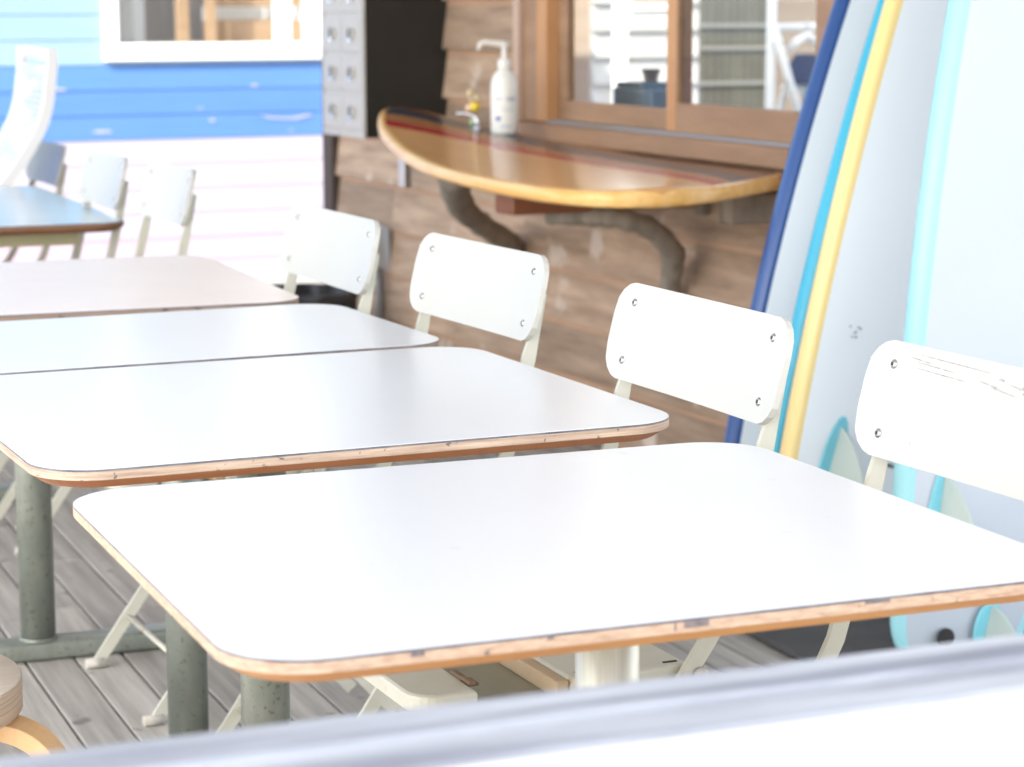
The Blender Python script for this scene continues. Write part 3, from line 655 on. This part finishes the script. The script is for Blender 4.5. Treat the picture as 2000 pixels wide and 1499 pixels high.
def L_(n, w, z): return Vector((n-2.646, w-4.961, z))
def branch(pts, rad, m):
    pp = smooth_path([L_(*p) for p in pts], 6); rr = []
    for i in range(len(pp)):
        f = i/(len(pp)-1)*(len(rad)-1); k = min(int(f), len(rad)-2); rr.append((rad[k]*(1-(f-k))+rad[k+1]*(f-k))*(1+.09*sin(i*1.9)+.06*random.uniform(-1, 1)))
    b = MB(); b.tube(pp, rr, m, 14); b.obj('branch_bracket', t)
branch([(2.44, 5.33, .80), (2.46, 5.385, .755), (2.60, 5.63, .665), (2.78, 5.88, .588), (2.93, 6.03, .515), (2.965, 6.09, .44)], [.038, .040, .034, .031, .037, .043], 'branch2')
branch([(2.585, 5.10, .690), (2.65, 5.03, .69), (2.71, 4.97, .687), (2.80, 4.965, .660), (2.89, 5.01, .59), (2.93, 5.09, .50), (2.95, 5.11, .38)], [.022, .023, .024, .026, .031, .027, .024], 'branch2')
b = MB(); b.rect(2.44-2.646, 2.965-2.646, 5.00-4.961, 5.10-4.961, .704, .776, 'block', ch=.004); b.obj('support_beam', t)
b = MB(); c = L_(2.90, 4.62, .735); b.rect(c.x-.10, c.x+.08, c.y-.03, c.y+.03, c.z-.035, c.z+.035, 'branch2', ch=.006); b.obj('support_block', t)
b = MB(); c = L_(2.60, 6.02, .745); b.rect(c.x-.012, c.x+.012, c.y-.02, c.y+.02, c.z-.05, c.z+.045, 'alu', ch=.002); b.rect(c.x+.013, c.x+.10, c.y-.02, c.y+.02, c.z+.02, c.z+.035, 'lock'); b.obj('metal_bracket', t)
b = MB(); c = L_(2.975, 5.0, .715); b.rect(c.x-.02, c.x+.012, c.y-.016, c.y+.016, c.z-.03, c.z+.03, 'branch2', ch=.003); b.obj('wall_cleat', t)

def top_at(n, w):
    no, ni = lin(OUT, w), lin(INN, w); hh = (ni-no)/2; return zS(w)+.025*min(1, .35+hh*8)*(1-.35*((n-(ni+no)/2)/hh)**2)
# pump bottle
zb = top_at(2.825, 5.84)
t = thing('pump_bottle', 'white pump bottle of hand sanitizer on the striped surfboard counter', 'bottle', BP(2.825, 5.84, zb-.002), BA)
b = MB(); b.lathe([(.030, 0), (.036, .002), (.038, .008), (.0385, .05), (.0385, .115), (.0375, .138), (.033, .157), (.024, .170), (.0165, .176), (.0155, .183)], 'plastic', n=36); b.obj('bottle_body', t)
b = MB(); b.lathe([(.0175, .181), (.018, .184), (.018, .203), (.012, .207), (.008, .209), (.007, .236), (.009, .240)], 'plastic', n=24)
d = Vector((-.5, .87, 0)).normalized(); d = Vector((-.85, .3, 0)).normalized()
b.tube([Vector((0, 0, .246))-d*.012, Vector((0, 0, .247)), Vector((0, 0, .251))+d*.035, Vector((0, 0, .253))+d*.056, Vector((0, 0, .249))+d*.066, Vector((0, 0, .232))+d*.074], [.009, .0095, .007, .0065, .006, .0045], 'plastic', 12); b.obj('pump_head', t)
b = MB(); fa = math.atan2(-5.8, -2.8)
def lab(a0, a1, z0, z1, m):
    k = 5; vs = []
    for i in range(k+1):
        a = fa+radians(a0+(a1-a0)*i/k); vs += [(.0391*cos(a), .0391*sin(a), z0), (.0391*cos(a), .0391*sin(a), z1)]
    b.add(vs, [(2*i, 2*i+1, 2*i+3, 2*i+2) for i in range(k)], m)
lab(8, 50, .092, .104, 'ink'); lab(-40, -12, .094, .102, 'ink'); lab(-45, 45, .078, .0795, 'ink'); lab(-20, 40, .066, .069, 'ink'); lab(-38, -16, .038, .050, 'inkb'); lab(-20, 30, .02, .026, 'ink')
b.obj('label_print', t)
# chrome tap and bead ornament
zt_ = top_at(2.775, 5.91)
t = thing('chrome_hook', 'small bent chrome lever on the counter left of the pump bottle', 'hook', BP(2.775, 5.91, zt_-.001), BA)
b = MB(); b.lathe([(.012, 0), (.013, .004), (.007, .008), (.006, .02)], 'chrome', n=16); b.obj('base', t)
b = MB(); b.tube(smooth_path([(0, 0, .018), (-.004, .004, .032), (-.018, .012, .042), (-.035, .022, .046), (-.05, .03, .044)], 4), [.006]*17, 'chrome', 10); b.obj('arm', t)
zt_ = top_at(2.81, 6.00)
t = thing('bead_ornament', 'glass bead ornament with yellow ball beside the pump bottle', 'ornament', BP(2.81, 6.00, zt_-.001), BA)
for (x, y, z, r, m) in ((0, .002, .055, .016, 'beadY'), (-.004, .032, .048, .013, 'beadP'), (-.002, .028, .092, .011, 'beadC'), (0, .012, .012, .012, 'beadG'), (0, .03, .072, .006, 'beadP'), (.0, -.01, .082, .008, 'beadC')):
    b = MB(); b.lathe([(max(.0005, r*sin(pi*i/10)), z-r*cos(pi*i/10)) for i in range(11)], m, (x, y, 0), 16); b.obj('bead', t)
b = MB(); b.tube([(0, .032, .0), (0, .032, .10)], .0015, 'chrome', 6); b.tube([(0, -.004, .0), (0, -.004, .09)], .0015, 'chrome', 6); b.obj('wire', t)

# wall fitting with conduit, bin
t = thing('wall_light', 'grey hooded wall light with white globe and conduit low on the clapboards', 'wall light', BP(2.98, 7.09), BA)
b = MB(); vs = [(0, -.06, .33), (0, .06, .33), (0, .055, .480), (0, -.055, .480), (-.125, -.045, .385), (-.125, .045, .385), (-.035, .045, .480), (-.035, -.045, .480)]
b.add(vs, [(0, 1, 2, 3), (4, 7, 6, 5), (3, 2, 6, 7), (2, 1, 5, 6), (0, 3, 7, 4)], 'hood'); b.rect(.001, .012, -.055, .055, .33, .485, 'clapdark'); b.obj('hood', t)
b = MB(); b.lathe([(max(.0005, .026*sin(pi*i/10)), .372-.030*cos(pi*i/10)) for i in range(11)], 'lampw', (-.060, 0, 0), 18); b.obj('globe', t)
b = MB(); b.tube([(-.012, 0, .34), (-.012, 0, -.0)], .0125, 'conduit', 12); b.obj('conduit_pipe', t)
t = thing('ribbed_bin', 'dark ribbed plastic bin at the foot of the clapboard wall', 'bin', BP(2.66, 7.05), BA)
rings = []
for r, z in ((.17, 0), (.175, .01), (.19, .26), (.195, .265), (.195, .285), (.18, .285), (.175, .02)):
    rings.append([Vector(((r*(1+.035*cos(12*a)))*cos(a), (r*(1+.035*cos(12*a)))*sin(a), z)) for a in [2*pi*j/96 for j in range(96)]])
b = MB(); b.loops(rings, 'binm'); b.obj('tub', t)

# ------------------------------------------------------------------ blue building at the back
t = thing('blue_building', 'building with light blue, blue and lavender painted siding and white window', 'building', BP(0, 10), BA)
b = MB(); z = -.16; wn0, wn1, wz0, wz1 = 2.885, 3.90, .955, 2.2
k = 0
while z < 3.2:
    z1 = z+.11; mz = (z+z1)/2
    mm = 'pkb' if mz < .61 else ('blb' if mz < .94 else 'lbb')
    if .05 < mz < .17: mm = 'pkb2'
    segs = [(-9, 3.92)]
    if z1 > wz0+.001 and z < wz1: segs = [(-9, wn0), (wn1+.0, 3.92)]
    for (xa, xb) in segs:
        if xa < -8:
            j = 1.2+random.random()*1.4; clap(b, 0, xa, j, z, z1-.0003, mm, out=.006, inn=.002, axis='x'); clap(b, 0, j+.001, xb, z, z1-.0003, mm, out=.006, inn=.002, axis='x')
        elif xb-xa > .03: clap(b, 0, xa, xb, z, z1-.0003, mm, out=.006, inn=.002, axis='x')
    if z < wz0 < z1: clap(b, 0, wn0, wn1, z, wz0, mm, out=.006, inn=.002, axis='x')
    z = z1
b.obj('siding_wall', t)
b = MB(); b.rect(3.921, 3.99, -.022, .06, -.13, 3.2, 'white'); b.rect(3.93, 3.99, .06, 3, -.13, 3.2, 'white'); b.obj('corner_board', t)
b = MB()
b.rect(wn0, 3.92, -.03, .05, wz0, wz0+.075, 'white', ch=.004); b.rect(wn0, wn0+.065, -.03, .05, wz0+.075, wz1, 'white', ch=.004); b.rect(3.693, 3.754, -.03, .05, wz0+.075, wz1, 'white', ch=.004); b.rect(3.892, 3.92, -.03, .05, wz0+.075, wz1, 'white', ch=.004)
wb = b.obj('window', t)
b = MB(); b.rect(wn0+.065, 3.693, .02, .024, wz0+.075, wz1, 'glass'); b.obj('pane', wb)
b = MB(); b.rect(3.754, 3.892, .02, .024, wz0+.075, wz1, 'glass'); b.obj('pane', wb)
b = MB()
b.rect(2.6, 4.3, 1.2, 1.25, -.1, 3.1, 'int2'); b.rect(2.6, 4.3, .08, 1.2, .90, 1.02, 'steel')
b.rect(3.28, 3.33, .15, .2, 1.02, 2.6, 'int1'); b.rect(3.42, 3.46, .15, .2, 1.02, 2.6, 'int1'); b.rect(3.46, 3.92, .3, .34, 1.02, 1.13, 'int1'); b.rect(3.50, 3.92, .3, .34, 1.19, 1.26, 'int1'); b.rect(3.5, 3.92, .45, .47, 1.12, 1.19, 'white')
b.rect(3.03, 3.06, .12, .14, 1.02, 2.6, 'steel'); b.rect(2.96, 3.02, .10, .12, 1.02, 2.6, 'steel'); b.rect(3.12, 3.2, .4, .42, 1.02, 2.6, 'white'); b.obj('interior_fittings', t)

for pts_ in ([(3.60, .705), (3.64, .690), (3.70, .684), (3.77, .680), (3.81, .690), (3.86, .697), (3.84, .706), (3.80, .700), (3.76, .692), (3.69, .694), (3.65, .700)],
             [(3.355, .690), (3.375, .678), (3.395, .684), (3.385, .696)], [(3.555, .838), (3.58, .832), (3.60, .840), (3.578, .848)],
             [(2.82, .646), (2.86, .640), (2.92, .644), (2.90, .655), (2.85, .657)], [(2.64, .835), (2.70, .828), (2.72, .838), (2.67, .844)], [(3.73, .633), (3.76, .628), (3.765, .638)], [(3.30, .742), (3.33, .738), (3.335, .748)]):
    b = MB(); f_ = [(n_, -.0075, z_) for n_, z_ in pts_]; k_ = len(f_)
    b.add(f_+[(n_, -.0035, z_) for n_, z_ in pts_], [tuple(range(k_))]+[(i_, (i_+1) % k_, k_+(i_+1) % k_, k_+i_) for i_ in range(k_)], 'bare'); b.obj('paint_chip', t)

# curved white lounger
t = thing('curved_lounger', 'white curved lounger with printed slats standing at the left edge', 'lounge chair', (0, 6.72, 0))
cv = [(1.303, 1.08), (1.302, 1.03), (1.295, .97), (1.282, .90), (1.258, .84), (1.215, .772), (1.165, .705), (1.08, .62), (1.0, .57), (.88, .52), (.72, .50), (.55, .52), (.45, .50)]
cp = smooth_path([(p[0], 0, p[1]) for p in cv], 4)
for yy in (0, .46):
    b = MB(); b.strip([(p.x, p.z) for p in cp], .030, .022, 'white', yy); b.obj('side_rail', t)
k = 0
for i in range(0, len(cp)-1, 1):
    p = cp[i]; q = cp[i+1]; a = math.atan2(q.x-p.x, q.z-p.z)
    if i in (3,): continue
    b = MB(); b.box(((p.x+q.x)/2, .23, (p.z+q.z)/2), (.006, .436, (q-p).length*.88), 'print' if i not in (0, 1) else 'white', rot=Matrix.Rotation(a, 3, 'Y'), ch=.001); b.obj('slat', t)
for xx in (.60, 1.05):
    for yy in (.0, .46):
        b = MB(); b.strip([(xx, .55 if xx < 1 else .60), (xx-.03, 0)], .03, .02, 'white', yy+(.0225 if yy == 0 else -.0225)); b.obj('leg', t)

# ------------------------------------------------------------------ yard added behind the window, standing in for its reflections
t = thing('beige_building', 'beige sided house seen far behind the window glass', 'building', BP(0, 12.5), BA)
b = MB(); z = -.13
while z < 4: clap(b, 0, 4.6, 14, z, z+.12, 'beige_sid', out=.01, inn=.002, axis='x'); z += .12
b.rect(4.6, 14, .021, 3, -.13, 4, 'beige_sid'); b.obj('siding_wall', t)
t = thing('white_shed', 'white shed with wide horizontal siding seen through the left pane', 'shed', BP(0, 11.5), BA)
b = MB(); z = .755-.149*6
while z < 2.6:
    clap(b, 0, 6.10, 6.98, z, z+.143, 'shedw', out=.035, inn=.0, axis='x'); z += .149
b.rect(6.12, 6.98, .021, .8, -.13, 2.6, 'beige_sid'); b.obj('siding_wall', t)
b = MB(); b.rect(6.33, 6.62, -.03, -.018, 1.165, 1.6, 'white'); b.rect(6.33, 6.58, -.034, -.0305, 1.20, 1.6, 'beige_sid'); b.obj('window', t)
t = thing('white_post', 'white square post in front of the white shed', 'post', BP(5.79, 10.6), BA)
b = MB(); b.rect(-.03, .03, -.03, .03, -.13, 2.6, 'white', ch=.004); b.obj('shaft', t); b = MB(); b.rect(-.05, .05, -.05, .05, -.13, -.05, 'white', ch=.004); b.obj('foot', t)
t = thing('slatted_screen', 'tall dark grey green screen with pale rails behind the right pane', 'screen', BP(5.62, 9.5), BA)
b = MB()
for i in range(9): b.rect(i*.041, i*.041+.036, 0, .02, -.12, 2.2, 'screen')
b.obj('slats', t)
for z in (.82, .985, 1.09):
    b = MB(); b.rect(-.02, .37, -.012, -.002, z, z+.018, 'railg'); b.obj('rail', t)
t = thing('clothes_rack', 'white wooden clothes rack with crossed braces behind the right pane', 'clothes rack', BP(5.37, 8.5), BA)
def bar(p, q, r, name, m='white'):
    b = MB(); b.tube([p, q], r, m, 8); b.obj(name, t)
bar((0, 0, -.12), (.01, 0, 1.5), .020, 'post'); bar((.62, 0, -.12), (.61, 0, 1.5), .020, 'post')
bar((0, -.012, 1.10), (.62, -.012, 1.11), .017, 'top_bar'); bar((.06, -.01, .845), (.60, -.01, .85), .015, 'lower_bar')
bar((.0, -.04, 1.09), (.17, -.04, .62), .018, 'brace'); bar((.03, .03, .62), (.14, .03, .95), .014, 'brace')
for (x, nm, mm, lab, z1, z0, wd) in ((.17, 'shirt', 'shirtd', 'dark navy shirt hanging on the white clothes rack', .99, .86, .11), (.20, 'towel', 'shirtc', 'cyan cloth hanging below the dark shirt on the rack', .83, .60, .05), (.34, 'shirt', 'shirtw', 'cream shirt hanging beside the dark one on the rack', 1.0, .80, .09)):
    p = BP(5.37+x, 8.46, 0); tt = thing(nm, lab, nm, p, BA)
    b = MB(); rings = []
    for i in range(7):
        f = i/6; z = z1+(z0-z1)*f; ww = wd*(.55+.45*min(1, f*2.5)) if nm == 'shirt' else wd
        rings.append([Vector((ww*cos(a)*(1+.05*sin(5*a+i)), .022*sin(a)*(1+.3*sin(6*a)), z)) for a in [2*pi*j/28 for j in range(28)]])
    b.loops(rings, mm); b.obj('cloth', tt)
p = BP(5.535, 8.46, 0); tt = thing('coat_hanger', 'white coat hanger on the top bar of the clothes rack', 'hanger', p, BA)
b = MB(); b.tube([(-.095, 0, 1.01), (-.05, 0, 1.045), (0, 0, 1.07), (.05, 0, 1.03), (.12, 0, .995)], [.016, .018, .016, .018, .016], 'white', 10); b.obj('shoulders', tt)
b = MB(); b.tube([(0, 0, 1.075), (0, 0, 1.10), (.0, .012, 1.12), (0, .0, 1.13)], .004, 'alu', 8); b.obj('hook', tt)
